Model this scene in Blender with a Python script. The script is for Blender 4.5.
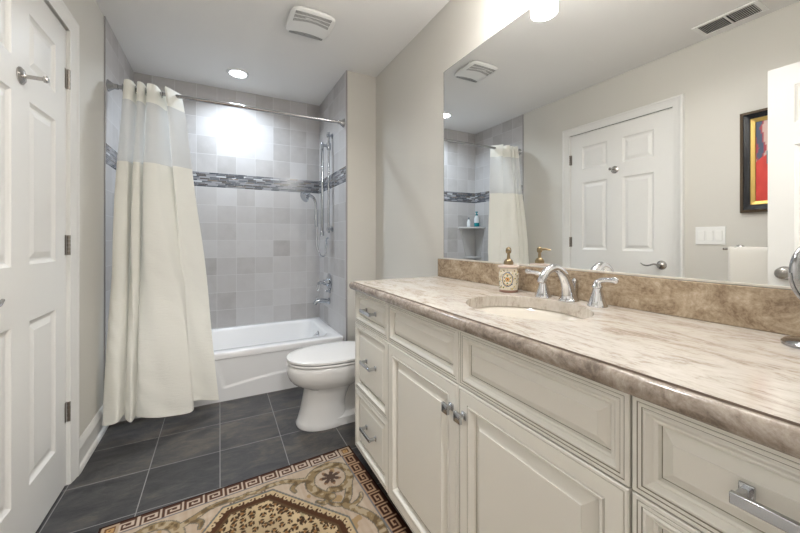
import bpy, bmesh, math, random
from mathutils import Vector
random.seed(7)
PI = math.pi
S = bpy.context.scene
COL = S.collection
for o in list(bpy.data.objects): bpy.data.objects.remove(o)

# ------------------------------------------------------------------ camera, world, exposure
H = 1.1135
cam = bpy.data.cameras.new('camera'); camo = bpy.data.objects.new('camera', cam); COL.objects.link(camo)
camo.location = (0, 0, H); camo.rotation_euler = (PI/2, 0, -0.4837)
cam.sensor_width = 36; cam.lens = 343.02/800*36; cam.shift_y = (238.97-266.5)/800; cam.clip_start = 0.02
S.camera = camo
w = bpy.data.worlds.new('world'); S.world = w; w.use_nodes = True
w.node_tree.nodes['Background'].inputs[0].default_value = (1, 0.97, 0.93, 1)
w.node_tree.nodes['Background'].inputs[1].default_value = 0.0
S.view_settings.view_transform = 'Standard'; S.view_settings.look = 'None'
S.view_settings.gamma = 1; S.view_settings.use_curve_mapping = False
S.view_settings.exposure = 0.25
CAN_W, CAN_C = 9.5, (0.78, 0.89, 1.0)
SHADE_L, SHADE_C = 31, (1.0, 0.97, 0.925)
FILL_W, FILL_C = 7, (1.0, 0.99, 0.975)
HALL_FILL_L, HALL_FILL_C = 280, (1.0, 0.99, 0.975)  # added hall glow, soft fill from behind the camera
def lamp_area(x, y, z, r, watts, col, spread):
    l = bpy.data.lights.new('downlight_beam', 'AREA'); l.shape = 'DISK'; l.size = 2*r; l.energy = watts; l.color = col; l.spread = math.radians(spread)
    o = bpy.data.objects.new('downlight_beam', l); COL.objects.link(o); o.location = (x, y, z); return o
lamp_area(.129, 3.029, 2.433, .058, CAN_W, CAN_C, 145)      # the recessed light over the tub
lamp_area(.30, .95, 2.433, .058, FILL_W, FILL_C, 150)       # added fill light out of view, near the entrance

# ------------------------------------------------------------------ room numbers
XR, XL, YB, YF, XT, ZC = 1.1333, -0.6105, 3.4004, 2.584, 0.8795, 2.44
YN = -0.07            # inner face of the near wall
ZK, XC, YC = 0.90, 0.576, 1.6555   # worktop top, front edge, far end

# ------------------------------------------------------------------ materials
def srgb(r, g, b):
    f = lambda c: (c/255/12.92) if c/255 <= .04045 else ((c/255+.055)/1.055)**2.4
    return (f(r), f(g), f(b), 1)
def newmat(name):
    m = bpy.data.materials.new(name); m.use_nodes = True
    nt = m.node_tree; return m, nt, nt.nodes['Principled BSDF']
def plain(name, col, rough=.5, metal=0, bump=0, bscale=80, var=0, vscale=6, coat=0, spec=.5):
    m, nt, b = newmat(name)
    b.inputs['Base Color'].default_value = col; b.inputs['Roughness'].default_value = rough
    b.inputs['Metallic'].default_value = metal; b.inputs['Specular IOR Level'].default_value = spec
    if coat: b.inputs['Coat Weight'].default_value = coat; b.inputs['Coat Roughness'].default_value = .08
    g = G(nt)
    pos = g.n('ShaderNodeNewGeometry').outputs['Position']
    if bump:
        no = g.noise(pos, bscale, 3)
        bp = g.n('ShaderNodeBump'); bp.inputs['Strength'].default_value = bump; bp.inputs['Distance'].default_value = .002
        nt.links.new(no, bp.inputs['Height']); nt.links.new(bp.outputs[0], b.inputs['Normal'])
    if var:
        no = g.noise(pos, vscale, 4)
        c2 = tuple(c*(1-var) for c in col[:3])+(1,)
        nt.links.new(g.mix(no, c2, col), b.inputs['Base Color'])
    return m
class G:
    def __init__(s, nt): s.nt = nt
    def n(s, t): return s.nt.nodes.new(t)
    def put(s, inp, v):
        if isinstance(v, bpy.types.NodeSocket): s.nt.links.new(v, inp)
        else: inp.default_value = v
    def m(s, op, a, b=0.0, c=None):
        x = s.n('ShaderNodeMath'); x.operation = op; s.put(x.inputs[0], a); s.put(x.inputs[1], b)
        if c is not None: s.put(x.inputs[2], c)
        return x.outputs[0]
    def xyz(s, v):
        x = s.n('ShaderNodeSeparateXYZ'); s.put(x.inputs[0], v); return x.outputs
    def vec(s, a, b, c=0.0):
        x = s.n('ShaderNodeCombineXYZ'); s.put(x.inputs[0], a); s.put(x.inputs[1], b); s.put(x.inputs[2], c); return x.outputs[0]
    def noise(s, v, scale, detail=3, rough=.55, dist=0):
        x = s.n('ShaderNodeTexNoise'); s.put(x.inputs['Vector'], v); x.inputs['Scale'].default_value = scale
        x.inputs['Detail'].default_value = detail; x.inputs['Roughness'].default_value = rough; x.inputs['Distortion'].default_value = dist
        return x.outputs['Fac']
    def white(s, v):
        x = s.n('ShaderNodeTexWhiteNoise'); x.noise_dimensions = '3D'; s.put(x.inputs['Vector'], v); return x.outputs['Value']
    def mix(s, f, a, b, mode='MIX'):
        x = s.n('ShaderNodeMix'); x.data_type = 'RGBA'; x.blend_type = mode
        s.put(x.inputs[0], f); s.put(x.inputs[6], a); s.put(x.inputs[7], b); return x.outputs[2]
    def ramp(s, f, stops, interp='LINEAR'):
        x = s.n('ShaderNodeValToRGB'); s.put(x.inputs[0], f); e = x.color_ramp.elements; x.color_ramp.interpolation = interp
        while len(e) < len(stops): e.new(.5)
        for i, (p, c) in enumerate(stops): e[i].position = p; e[i].color = c if len(c) == 4 else tuple(c)+(1,)
        return x.outputs[0]
    def bump(s, h, strength, dist, b):
        bp = s.n('ShaderNodeBump'); bp.inputs['Strength'].default_value = strength; bp.inputs['Distance'].default_value = dist
        s.put(bp.inputs['Height'], h); s.nt.links.new(bp.outputs[0], b.inputs['Normal'])
    def mapv(s, v, rot=(0, 0, 0), sc=(1, 1, 1)):
        x = s.n('ShaderNodeMapping'); s.put(x.inputs[0], v); x.inputs['Rotation'].default_value = rot; x.inputs['Scale'].default_value = sc
        return x.outputs[0]

def mat_tile(name, ax, u0, z0, dz):
    """six inch grey ceramic wall tiles; ax 0 = runs along x, 1 = runs along y"""
    m, nt, b = newmat(name); g = G(nt)
    pos = g.n('ShaderNodeNewGeometry').outputs['Position']; p = g.xyz(pos)
    u = g.m('DIVIDE', g.m('SUBTRACT', p[ax], u0), .155); v = g.m('DIVIDE', g.m('SUBTRACT', p[2], z0), dz)
    cell = g.vec(g.m('FLOOR', u), g.m('FLOOR', v), ax*7.3+z0)
    rnd = g.white(cell)
    fu = g.m('ABSOLUTE', g.m('SUBTRACT', g.m('FRACT', u), .5)); fv = g.m('ABSOLUTE', g.m('SUBTRACT', g.m('FRACT', v), .5))
    edge = g.m('GREATER_THAN', g.m('MAXIMUM', fu, fv), .488)
    cloud = g.noise(g.vec(g.m('ADD', g.m('MULTIPLY', rnd, 30), p[0]), p[1], p[2]), 9, 5, .6)
    val = g.m('ADD', g.m('MULTIPLY', rnd, .62), g.m('MULTIPLY', cloud, .5))
    col = g.ramp(val, [(.1, srgb(166, 162, 160)), (.45, srgb(190, 187, 186)), (.9, srgb(202, 200, 200))])
    col = g.mix(edge, col, srgb(208, 207, 207))
    nt.links.new(col, b.inputs['Base Color']); b.inputs['Roughness'].default_value = .42
    g.bump(g.m('SUBTRACT', g.m('MULTIPLY', cloud, .3), edge), .35, .002, b)
    return m
def mat_mosaic(name, ax):
    m, nt, b = newmat(name); g = G(nt)
    p = g.xyz(g.n('ShaderNodeNewGeometry').outputs['Position'])
    v = g.m('DIVIDE', g.m('SUBTRACT', p[2], 1.565), .0125); row = g.m('FLOOR', v)
    ro = g.white(g.vec(row, 3.1, ax*5.0))
    u = g.m('ADD', g.m('DIVIDE', p[ax], .075), g.m('MULTIPLY', ro, 5))
    cell = g.vec(g.m('FLOOR', u), row, ax*9.0); r = g.white(cell)
    col = g.ramp(r, [(0, srgb(70, 74, 82)), (.22, srgb(96, 98, 104)), (.42, srgb(128, 128, 132)), (.58, srgb(84, 80, 78)),
                     (.72, srgb(150, 150, 154)), (.88, srgb(118, 108, 100)), (.96, srgb(196, 198, 202))], 'CONSTANT')
    fu = g.m('ABSOLUTE', g.m('SUBTRACT', g.m('FRACT', u), .5)); fv = g.m('ABSOLUTE', g.m('SUBTRACT', g.m('FRACT', v), .5))
    e = g.m('MAXIMUM', g.m('GREATER_THAN', fu, .485), g.m('GREATER_THAN', fv, .44))
    nt.links.new(g.mix(e, col, srgb(168, 168, 170)), b.inputs['Base Color'])
    b.inputs['Roughness'].default_value = .18
    g.bump(g.m('SUBTRACT', r, e), .4, .002, b)
    return m
def mat_slate():
    m, nt, b = newmat('slate_floor_tile'); g = G(nt)
    pos = g.n('ShaderNodeNewGeometry').outputs['Position']; p = g.xyz(pos)
    u = g.m('DIVIDE', g.m('SUBTRACT', p[0], .304), .303); v = g.m('DIVIDE', g.m('SUBTRACT', p[1], 2.033), .302)
    r = g.white(g.vec(g.m('FLOOR', u), g.m('FLOOR', v), 1.7))
    fu = g.m('ABSOLUTE', g.m('SUBTRACT', g.m('FRACT', u), .5)); fv = g.m('ABSOLUTE', g.m('SUBTRACT', g.m('FRACT', v), .5))
    edge = g.m('GREATER_THAN', g.m('MAXIMUM', fu, fv), .4938)
    sv = g.vec(g.m('ADD', p[0], g.m('MULTIPLY', r, 11)), p[1], g.m('MULTIPLY', r, 5))
    sv = g.mapv(sv, (0, 0, .5), (1, 2.2, 1))
    c1 = g.noise(sv, 4.2, 12, .72, .5); c2 = g.noise(sv, 26, 8, .75, .6)
    val = g.m('ADD', g.m('MULTIPLY', c1, .72), g.m('ADD', g.m('MULTIPLY', c2, .28), g.m('MULTIPLY', g.m('SUBTRACT', r, .5), .10)))
    col = g.ramp(val, [(.34, srgb(34, 34, 37)), (.44, srgb(52, 52, 55)), (.52, srgb(68, 67, 68)), (.60, srgb(90, 84, 78)), (.72, srgb(114, 108, 102))])
    nt.links.new(g.mix(edge, col, srgb(142, 140, 140)), b.inputs['Base Color'])
    nt.links.new(g.ramp(c2, [(.3, (.32,)*3), (.7, (.5,)*3)]), b.inputs['Roughness'])
    g.bump(g.m('SUBTRACT', g.m('ADD', c1, g.m('MULTIPLY', c2, .5)), g.m('MULTIPLY', edge, .5)), .45, .004, b)
    return m
def mat_stone(name, flat, grey=False):
    """cream and brown quartzite; flat=True is toned lighter for the lit top, False darker for upright faces"""
    m, nt, b = newmat(name); g = G(nt)
    pos = g.n('ShaderNodeNewGeometry').outputs['Position']
    if flat:
        v = g.mapv(pos, (0, 0, .62), (3.6, 1.0, 1)); c1 = g.noise(v, 3.6, 12, .72, 2.2); c2 = g.noise(g.mapv(pos, (0, 0, .62), (4, 1.2, 1)), 30, 6, .75, .8)
        val = g.m('ADD', g.m('MULTIPLY', c1, .6), g.m('MULTIPLY', c2, .4))
        col = g.ramp(val, [(.34, srgb(142, 128, 116)), (.43, srgb(180, 168, 156)), (.49, srgb(204, 196, 186)), (.56, srgb(212, 205, 197)), (.72, srgb(222, 217, 210))])
    else:
        v = g.mapv(pos, (.7, 0, 0), (1, 1, 1.8)); c1 = g.noise(v, 7, 12, .74, 1.8); c2 = g.noise(pos, 90, 5, .75, .4)
        val = g.m('ADD', g.m('MULTIPLY', c1, .68), g.m('MULTIPLY', c2, .32))
        col = g.ramp(val, [(.33, srgb(104, 86, 68)), (.43, srgb(144, 124, 102)), (.50, srgb(172, 153, 129)), (.57, srgb(192, 174, 150)), (.68, srgb(216, 204, 186))] if not grey else [(.33, srgb(98, 88, 80)), (.43, srgb(134, 122, 112)), (.50, srgb(160, 148, 137)), (.57, srgb(180, 169, 158)), (.68, srgb(206, 198, 190))])
    nt.links.new(col, b.inputs['Base Color']); b.inputs['Roughness'].default_value = .16
    return m
def mat_attr(name, attr, rough=.9, bump=0):
    m, nt, b = newmat(name); g = G(nt)
    a = g.n('ShaderNodeAttribute'); a.attribute_name = attr
    nt.links.new(a.outputs['Color'], b.inputs['Base Color']); b.inputs['Roughness'].default_value = rough
    if bump:
        b.inputs['Specular IOR Level'].default_value = .1
        g.bump(g.noise(g.n('ShaderNodeNewGeometry').outputs['Position'], 420, 3), bump, .003, b)
    return m
def mat_emit(name, col, strength, base=(1, 1, 1, 1)):
    m, nt, b = newmat(name); b.inputs['Base Color'].default_value = base
    b.inputs['Emission Color'].default_value = tuple(col)+(1,); b.inputs['Emission Strength'].default_value = strength
    b.inputs['Roughness'].default_value = .3
    return m
def mat_cloth(name, col, clear=0.0, trans=.45, fold=.0):
    m, nt, b = newmat(name); g = G(nt)
    pos = g.n('ShaderNodeNewGeometry').outputs['Position']
    b.inputs['Base Color'].default_value = col; b.inputs['Roughness'].default_value = .7; b.inputs['Specular IOR Level'].default_value = .3
    wv = g.noise(g.mapv(pos, (0, 0, 0), (3, 3, 14)), 9, 4, .6)
    g.bump(wv, .4, .008, b)
    t = g.n('ShaderNodeBsdfTranslucent'); t.inputs[0].default_value = col
    mx = g.n('ShaderNodeMixShader'); mx.inputs[0].default_value = trans
    nt.links.new(b.outputs[0], mx.inputs[1]); nt.links.new(t.outputs[0], mx.inputs[2])
    out = nt.nodes['Material Output']; last = mx.outputs[0]
    if clear:
        tr = g.n('ShaderNodeBsdfTransparent'); m2 = g.n('ShaderNodeMixShader'); m2.inputs[0].default_value = clear
        nt.links.new(last, m2.inputs[1]); nt.links.new(tr.outputs[0], m2.inputs[2]); last = m2.outputs[0]
    nt.links.new(last, out.inputs[0])
    return m

M = {}
M['paint'] = plain('greige_wall_paint', srgb(213, 210, 203), .75, bump=.08, bscale=260)
M['ceiling'] = plain('white_ceiling_paint', srgb(236, 235, 233), .85, bump=.08, bscale=220)
M['white'] = plain('white_door_paint', srgb(230, 229, 226), .38)
M['tile_back'] = mat_tile('grey_tile_back_low', 0, -.022, .335, .1535); M['tile_back_up'] = mat_tile('grey_tile_back_high', 0, -.022, 1.69, .158)
M['tile_side'] = mat_tile('grey_tile_side_low', 1, 2.62, .335, .1535); M['tile_side_up'] = mat_tile('grey_tile_side_high', 1, 2.62, 1.69, .158)
M['mosaic_back'] = mat_mosaic('glass_mosaic_back', 0); M['mosaic_side'] = mat_mosaic('glass_mosaic_side', 1)
M['bullnose'] = plain('grey_tile_edge', srgb(168, 165, 164), .4, var=.15)
M['slate'] = mat_slate()
M['stone_lit_top'] = mat_stone('lit_cream_stone_top', True); M['stone_edge'] = mat_stone('brown_stone_edge', False)  # one stone: light is painted into the top, upright faces stay darker
M['stone_nose'] = mat_stone('greyed_stone_edge', False, True)  # same stone, a greyer copy for the shaded nosing
M['groove'] = plain('dark_stone_groove', srgb(116, 102, 90), .5)
M['cream'] = plain('cream_cabinet_paint', srgb(235, 233, 226), .36)
M['glaze'] = plain('umber_glaze', srgb(146, 141, 128), .6)
M['carcass'] = plain('cabinet_side', srgb(190, 182, 164), .5)
M['porcelain'] = plain('white_porcelain', srgb(232, 231, 230), .08, coat=.5)
M['enamel'] = plain('white_tub_enamel', srgb(236, 236, 237), .14, coat=.3)
M['seat'] = plain('white_seat_plastic', srgb(236, 235, 234), .2)
M['biscuit'] = plain('biscuit_sink_glaze', srgb(236, 230, 220), .12, coat=.4)
M['chrome'] = plain('chrome', (.72, .73, .76, 1), .07, 1)
M['shower'] = plain('shower_chrome', (.50, .53, .57, 1), .09, 1)
M['smoked'] = plain('dark_chrome', (.42, .43, .45, 1), .1, 1)
M['nickel'] = plain('brushed_nickel', (.50, .48, .46, 1), .26, 1)
M['steel'] = plain('polished_steel_rod', (.46, .46, .47, 1), .16, 1)
M['pull'] = plain('satin_chrome_pull', (.55, .57, .60, 1), .2, 1)
M['brass'] = plain('antique_brass', (.33, .25, .15, 1), .34, 1)
M['mirror'] = plain('mirror_silver', (.93, .94, .935, 1), .0, 1)
M['mirror_edge'] = plain('mirror_edge', srgb(90, 98, 96), .2)
M['dark'] = plain('dark_gap', srgb(28, 26, 24), .8)
M['rubber'] = plain('white_plastic', srgb(238, 238, 236), .35)
M['grille'] = plain('grey_grille', srgb(150, 148, 146), .6)
M['grille_dark'] = plain('dark_grille', srgb(92, 90, 88), .6)
M['curtain'] = mat_cloth('cream_curtain_cloth', srgb(253, 251, 243), 0, .22)
M['sheer'] = mat_cloth('sheer_curtain_voile', srgb(250, 250, 248), .22, .45)
M['towel'] = plain('white_terry', srgb(240, 236, 228), .95, bump=1, bscale=500)
M['frame_dark'] = plain('black_lacquer', srgb(22, 24, 30), .25)
M['frame_rope'] = plain('bronze_rope', srgb(96, 82, 66), .45, .4, bump=.8, bscale=160)
M['gold'] = plain('gold_leaf', (.62, .44, .14, 1), .35, .8, bump=.6, bscale=200)
M['teal'] = plain('teal_plastic', srgb(30, 140, 150), .25)
M['clearwhite'] = plain('bottle_white', srgb(225, 230, 232), .3)
M['can'] = mat_emit('downlight_lens', (.93, .97, 1), 14); M['shade'] = mat_emit('glowing_frosted_glass', SHADE_C, SHADE_L)
M['fill_lens'] = mat_emit('fill_light_lens', FILL_C, 14); M['hall_fill_lens'] = mat_emit('hall_fill_glow', HALL_FILL_C, HALL_FILL_L)

# ------------------------------------------------------------------ mesh helpers
ORG = {}
class MB:
    def __init__(s): s.v = []; s.f = []; s.m = []
    def add(s, vs, fs, mi=0):
        o = len(s.v); s.v += [tuple(p) for p in vs]
        for f in fs: s.f.append(tuple(i+o for i in f)); s.m.append(mi)
        return s
    def box(s, x0, y0, z0, x1, y1, z1, mi=0):
        x0, x1 = sorted((x0, x1)); y0, y1 = sorted((y0, y1)); z0, z1 = sorted((z0, z1))
        return s.add([(x0, y0, z0), (x1, y0, z0), (x1, y1, z0), (x0, y1, z0), (x0, y0, z1), (x1, y0, z1), (x1, y1, z1), (x0, y1, z1)],
                     [(0, 3, 2, 1), (4, 5, 6, 7), (0, 1, 5, 4), (1, 2, 6, 5), (2, 3, 7, 6), (3, 0, 4, 7)], mi)
    def loft(s, rings, cap0=True, cap1=True, mi=0, closed=True):
        n = len(rings[0]); vs = [p for r in rings for p in r]; fs = []
        for k in range(len(rings)-1):
            for i in range(n if closed else n-1):
                j = (i+1) % n; fs.append((k*n+i, k*n+j, (k+1)*n+j, (k+1)*n+i))
        if cap0: fs.append(tuple(range(n))[::-1])
        if cap1: fs.append(tuple((len(rings)-1)*n+i for i in range(n)))
        return s.add(vs, fs, mi)
    def lathe(s, prof, c, n=32, axis='z', mi=0, cap0=True, cap1=True, sx=1, sy=1):
        rings = []
        for r, h in prof:
            ring = []
            for i in range(n):
                a = 2*PI*i/n; p, q = r*math.cos(a)*sx, r*math.sin(a)*sy
                ring.append({'z': (c[0]+p, c[1]+q, c[2]+h), 'x': (c[0]+h, c[1]+p, c[2]+q), 'y': (c[0]+p, c[1]+h, c[2]+q)}[axis])
            rings.append(ring)
        return s.loft(rings, cap0, cap1, mi)
    def tube(s, pts, rad, n=14, mi=0, flat=1.0):
        P = [Vector(p) for p in pts]; R = rad if isinstance(rad, (list, tuple)) else [rad]*len(P)
        t0 = (P[1]-P[0]).normalized(); up = Vector((0, 0, 1)) if abs(t0.z) < .9 else Vector((1, 0, 0))
        a = t0.cross(up).normalized(); rings = []
        for i, p in enumerate(P):
            t = (P[min(i+1, len(P)-1)]-P[max(i-1, 0)]).normalized()
            a = (a-t*a.dot(t)).normalized(); b = t.cross(a)
            rings.append([p+a*(R[i]*math.cos(2*PI*k/n))+b*(R[i]*flat*math.sin(2*PI*k/n)) for k in range(n)])
        return s.loft(rings, True, True, mi)
    def rings(s, O, u, v, nrm, wd, ht, prof, mi_cap=0):
        """nested rectangles: prof = [(inset, depth, material of the strip that leads to it)]"""
        O, u, v, nrm = Vector(O), Vector(u), Vector(v), Vector(nrm); R = []
        for ins, d, mi in prof:
            R.append([O+u*a+v*b+nrm*d for a, b in ((ins, ins), (wd-ins, ins), (wd-ins, ht-ins), (ins, ht-ins))])
        base = len(s.v); s.v += [tuple(p) for r in R for p in r]
        for k in range(len(R)-1):
            for i in range(4):
                j = (i+1) % 4; s.f.append((base+4*k+i, base+4*k+j, base+4*k+4+j, base+4*k+4+i)); s.m.append(prof[k+1][2])
        k = len(R)-1; s.f.append(tuple(base+4*k+i for i in range(4))); s.m.append(mi_cap)
        return s
def smoothpath(ctrl, n):
    out = []; c = [Vector(p) for p in ctrl]
    for i in range(len(c)-1):
        p0 = c[max(i-1, 0)]; p1 = c[i]; p2 = c[i+1]; p3 = c[min(i+2, len(c)-1)]
        for k in range(n):
            t = k/n; out.append(.5*((2*p1)+(p2-p0)*t+(2*p0-5*p1+4*p2-p3)*t*t+(3*p1-p0-3*p2+p3)*t**3))
    out.append(c[-1]); return out
def obj(name, mb, mats, parent=None, bevel=0, smooth=30, seg=2, subdiv=0, recalc=True):
    me = bpy.data.meshes.new(name); org = Vector(ORG[parent.name]) if parent is not None else Vector((0, 0, 0))
    if parent is None:
        xs, ys, zs = zip(*mb.v); org = Vector(((min(xs)+max(xs))/2, (min(ys)+max(ys))/2, min(zs)))
    me.from_pydata([tuple(Vector(p)-org) for p in mb.v], [], mb.f)
    if not isinstance(mats, (list, tuple)): mats = [mats]
    for m in mats: me.materials.append(m)
    me.polygons.foreach_set('material_index', mb.m)
    if recalc:
        bm = bmesh.new(); bm.from_mesh(me); bmesh.ops.recalc_face_normals(bm, faces=bm.faces); bm.to_mesh(me); bm.free()
    o = bpy.data.objects.new(name, me); COL.objects.link(o)
    if parent is not None: o.parent = parent
    else: o.location = org
    ORG[o.name] = org
    if bevel:
        b = o.modifiers.new('bevel', 'BEVEL'); b.width = bevel; b.segments = seg; b.limit_method = 'ANGLE'; b.angle_limit = math.radians(40)
    if subdiv:
        b = o.modifiers.new('sub', 'SUBSURF'); b.levels = subdiv; b.render_levels = subdiv
    if smooth:
        me.shade_smooth()
        if not subdiv: me.set_sharp_from_angle(angle=math.radians(smooth))
    return o
def thing(name, label, cat, loc, group=None, kind=None):
    o = bpy.data.objects.new(name, None); COL.objects.link(o); o.location = loc; o.empty_display_size = .05; ORG[o.name] = Vector(loc)
    if label: o['label'] = label
    if cat: o['category'] = cat
    if group: o['group'] = group
    if kind: o['kind'] = kind
    return o
def tag(o, label, cat, group=None):
    o['label'] = label; o['category'] = cat
    if group: o['group'] = group
    return o
def struct(name, mb, mats, label, cat, **k):
    o = obj(name, mb, mats, **k); o['kind'] = 'structure'; o['label'] = label; o['category'] = cat; return o

# ------------------------------------------------------------------ room shell
T = .12
struct('floor', MB().box(XL-T, -.19, -.08, XR+T, YB+T, 0), M['slate'], 'dark slate look tile floor of the bathroom with pale grout', 'floor', smooth=0)
mbc = MB(); cx, cy, cr = .129, 3.029, .085     # ceiling with a round hole for the shower downlight is built as a slab below the lamp housing
struct('ceiling', MB().box(XL-T, -.19, ZC, XR+T, YB+T, ZC+.1), M['ceiling'], 'flat white ceiling over the bathroom', 'ceiling', smooth=0)
D0, D1, DZ = 1.255, 2.080, 2.060                    # closet door opening
lw = MB().box(XL-T, -.19, 0, XL, D0, ZC).box(XL-T, D0, DZ, XL, D1, ZC).box(XL-T, D1, 0, XL, YB+T, ZC)
struct('wall_left', lw, M['paint'], 'greige painted wall that holds the closed white door and light switches', 'wall', smooth=0)
struct('wall_right', MB().box(XR, -.19, 0, XR+T, YF, ZC), M['paint'], 'greige painted wall behind the vanity and big mirror', 'wall', smooth=0)
struct('wall_wing', MB().box(XT+.01, YF, 0, XR+T, YB+T, ZC), M['paint'], 'cream painted stub wall between tub alcove and toilet corner', 'wall', smooth=0)
def tiles(name, a, b, mats, label, ax):
    mb = MB()
    for k, (z0, z1) in enumerate(((0, 1.565), (1.565, 1.69), (1.69, ZC))):
        mb.box(a[0], a[1], z0, b[0], b[1], z1, k)
    return struct(name, mb, mats, label, 'wall', smooth=0)
sideM = [M['tile_side'], M['mosaic_side'], M['tile_side_up']]
tiles('wall_back', (XL-T, YB), (XT+.01, YB+T), [M['tile_back'], M['mosaic_back'], M['tile_back_up']], 'grey square tiled wall along the long side of the tub, with mosaic band', 0)
lt = tiles('wall_tub_left', (XL, 2.632), (XL+.006, YB), sideM, 'grey tiled end wall of the tub behind the curtain', 1)
rt = tiles('wall_tub_right', (XT, YF+.008), (XT+.01, YB), sideM, 'grey tiled end wall of the tub carrying the shower fittings', 1)
struct('trim_1', MB().box(XL, 2.622, 0, XL+.008, 2.632, ZC), M['bullnose'], 'narrow grey tile edge strip beside the curtain', 'trim', bevel=.002)
struct('trim_2', MB().box(XT-.001, YF-.001, 0, XT+.0115, YF+.008, ZC), M['bullnose'], 'narrow grey tile edge strip at the corner of the stub wall', 'trim', bevel=.002)
# near wall with the doorway the camera stands in, and the hall behind it
O0, O1 = -.44, .36
struct('wall_near', MB().box(XL, -.19, 0, O0-.02, YN, ZC).box(O1+.02, -.19, 0, XR, YN, ZC).box(O0-.02, -.19, 2.07, O1+.02, YN, ZC), M['paint'], 'greige wall with the open entrance doorway', 'wall', smooth=0)
struct('floor_hall', MB().box(-1.1, -1.7, -.08, 1.3, -.19, 0), plain('hall_wood', srgb(150, 112, 78), .4, var=.3, vscale=8), 'brown wood floor of the hall outside the doorway', 'floor', smooth=0)
struct('wall_hall', MB().box(-1.1, -1.8, 0, 1.3, -1.7, ZC).box(-1.2, -1.8, 0, -1.1, -.19, ZC).box(1.3, -1.8, 0, 1.4, -.19, ZC), M['paint'], 'greige walls of the hall outside the doorway', 'wall', smooth=0)
struct('ceiling_hall', MB().box(-1.2, -1.8, ZC, 1.4, -.19, ZC+.1), M['ceiling'], 'white ceiling of the hall outside the doorway', 'ceiling', smooth=0)

# casing profile: (across, proud)
CP = [(0, 0), (0, .010), (.006, .012), (.014, .012), (.020, .016), (.046, .019), (.052, .024), (.062, .024), (.066, .018), (.066, 0)]
def casing(name, y0, y1, z1, label):
    mb = MB(); rings = []
    path = [((y0, 0), (-1, 0)), ((y0, z1), (-1, 1)), ((y1, z1), (1, 1)), ((y1, 0), (1, 0))]
    for (y, z), (sy, sz) in path:
        rings.append([(XL+pr, y+sy*ac, z+sz*ac) for ac, pr in CP])
    mb.loft(rings, True, True)
    # jamb
    mb.box(XL-T+.005, y0-.012, 0, XL+.004, y0, z1+.01); mb.box(XL-T+.005, y1-.002, 0, XL+.004, y1+.012, z1+.01); mb.box(XL-T+.005, y0, z1, XL+.004, y1, z1+.012)
    return struct(name, mb, M['white'], label, 'trim', smooth=35)
casing('trim_3', D0+.004, D1-.004, DZ-.003, 'white moulded casing around the closed door')
def baseboard(name, a, b, nx, ny, label):
    """runs from a to b; (nx, ny) points into the room"""
    prof = [(0, 0), (.026, 0), (.026, .012), (.020, .022), (.013, .026), (.013, .098), (.017, .102), (.017, .108), (.012, .116), (.010, .124), (.005, .134), (0, .136)]
    rings = [[(p[0]+nx*d, p[1]+ny*d, z) for d, z in prof] for p in (a, b)]
    return struct(name, MB().loft(rings), M['white'], label, 'baseboard', smooth=35)
baseboard('baseboard_left', (XL, D1+.064), (XL, 2.62), 1, 0, 'white moulded baseboard between the closed door and the tub')
baseboard('baseboard_entry', (XL, -.07), (XL, D0-.064), 1, 0, 'white moulded baseboard below the towel and light switches')
baseboard('baseboard_right', (XR, 1.66), (XR, YF-.03), -1, 0, 'white moulded baseboard behind the toilet')
baseboard('baseboard_wing', (XT+.02, YF), (XR-.03, YF), 0, -1, 'white moulded baseboard on the stub wall by the tub')

# ------------------------------------------------------------------ six panel doors
def door_face(mb, X0, y0, y1, z0, z1, n, rows, cols):
    """one moulded face at x = X0 looking along n (+1/-1)"""
    ys = sorted([y0, y1]+[c for k in cols for c in k]); zs = sorted([z0, z1]+[c for k in rows for c in k])
    for i in range(len(ys)-1):
        for j in range(len(zs)-1):
            a, b, c, d = ys[i], ys[i+1], zs[j], zs[j+1]
            if (a, b) in cols and (c, d) in rows:
                mb.rings((X0, a, c), (0, 1, 0), (0, 0, 1), (n, 0, 0), b-a, d-c,
                         [(0, 0, 0), (.004, -.004, 0), (.012, -.009, 0), (.020, -.010, 0), (.040, -.004, 0), (.043, -.003, 0)])
            else:
                mb.add([(X0, a, c), (X0, b, c), (X0, b, d), (X0, a, d)], [(0, 1, 2, 3)])
def make_door(name, label, X0, y0, y1, z0, z1, rows, cols, back_th=.035):
    t = thing(name, label, 'door', (X0-back_th/2, (y0+y1)/2, z0), kind='structure')
    mb = MB(); door_face(mb, X0, y0, y1, z0, z1, 1, rows, cols); door_face(mb, X0-back_th, y0, y1, z0, z1, -1, rows, cols)
    for a, b in (((y0, z0), (y1, z0)), ((y1, z0), (y1, z1)), ((y1, z1), (y0, z1)), ((y0, z1), (y0, z0))):
        mb.add([(X0, a[0], a[1]), (X0, b[0], b[1]), (X0-back_th, b[0], b[1]), (X0-back_th, a[0], a[1])], [(0, 1, 2, 3)])
    obj('slab', mb, M['white'], t, smooth=0)
    return t
ROWS = [(.215, .815), (1.02, 1.615), (1.73, 1.935)]
d1 = make_door('door_1', 'closed white six-panel door in the greige wall, with lever handle and robe hook', XL-.004, 1.260, 2.075, .008, 2.053, ROWS, [(1.385, 1.612), (1.735, 1.96)])
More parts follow.
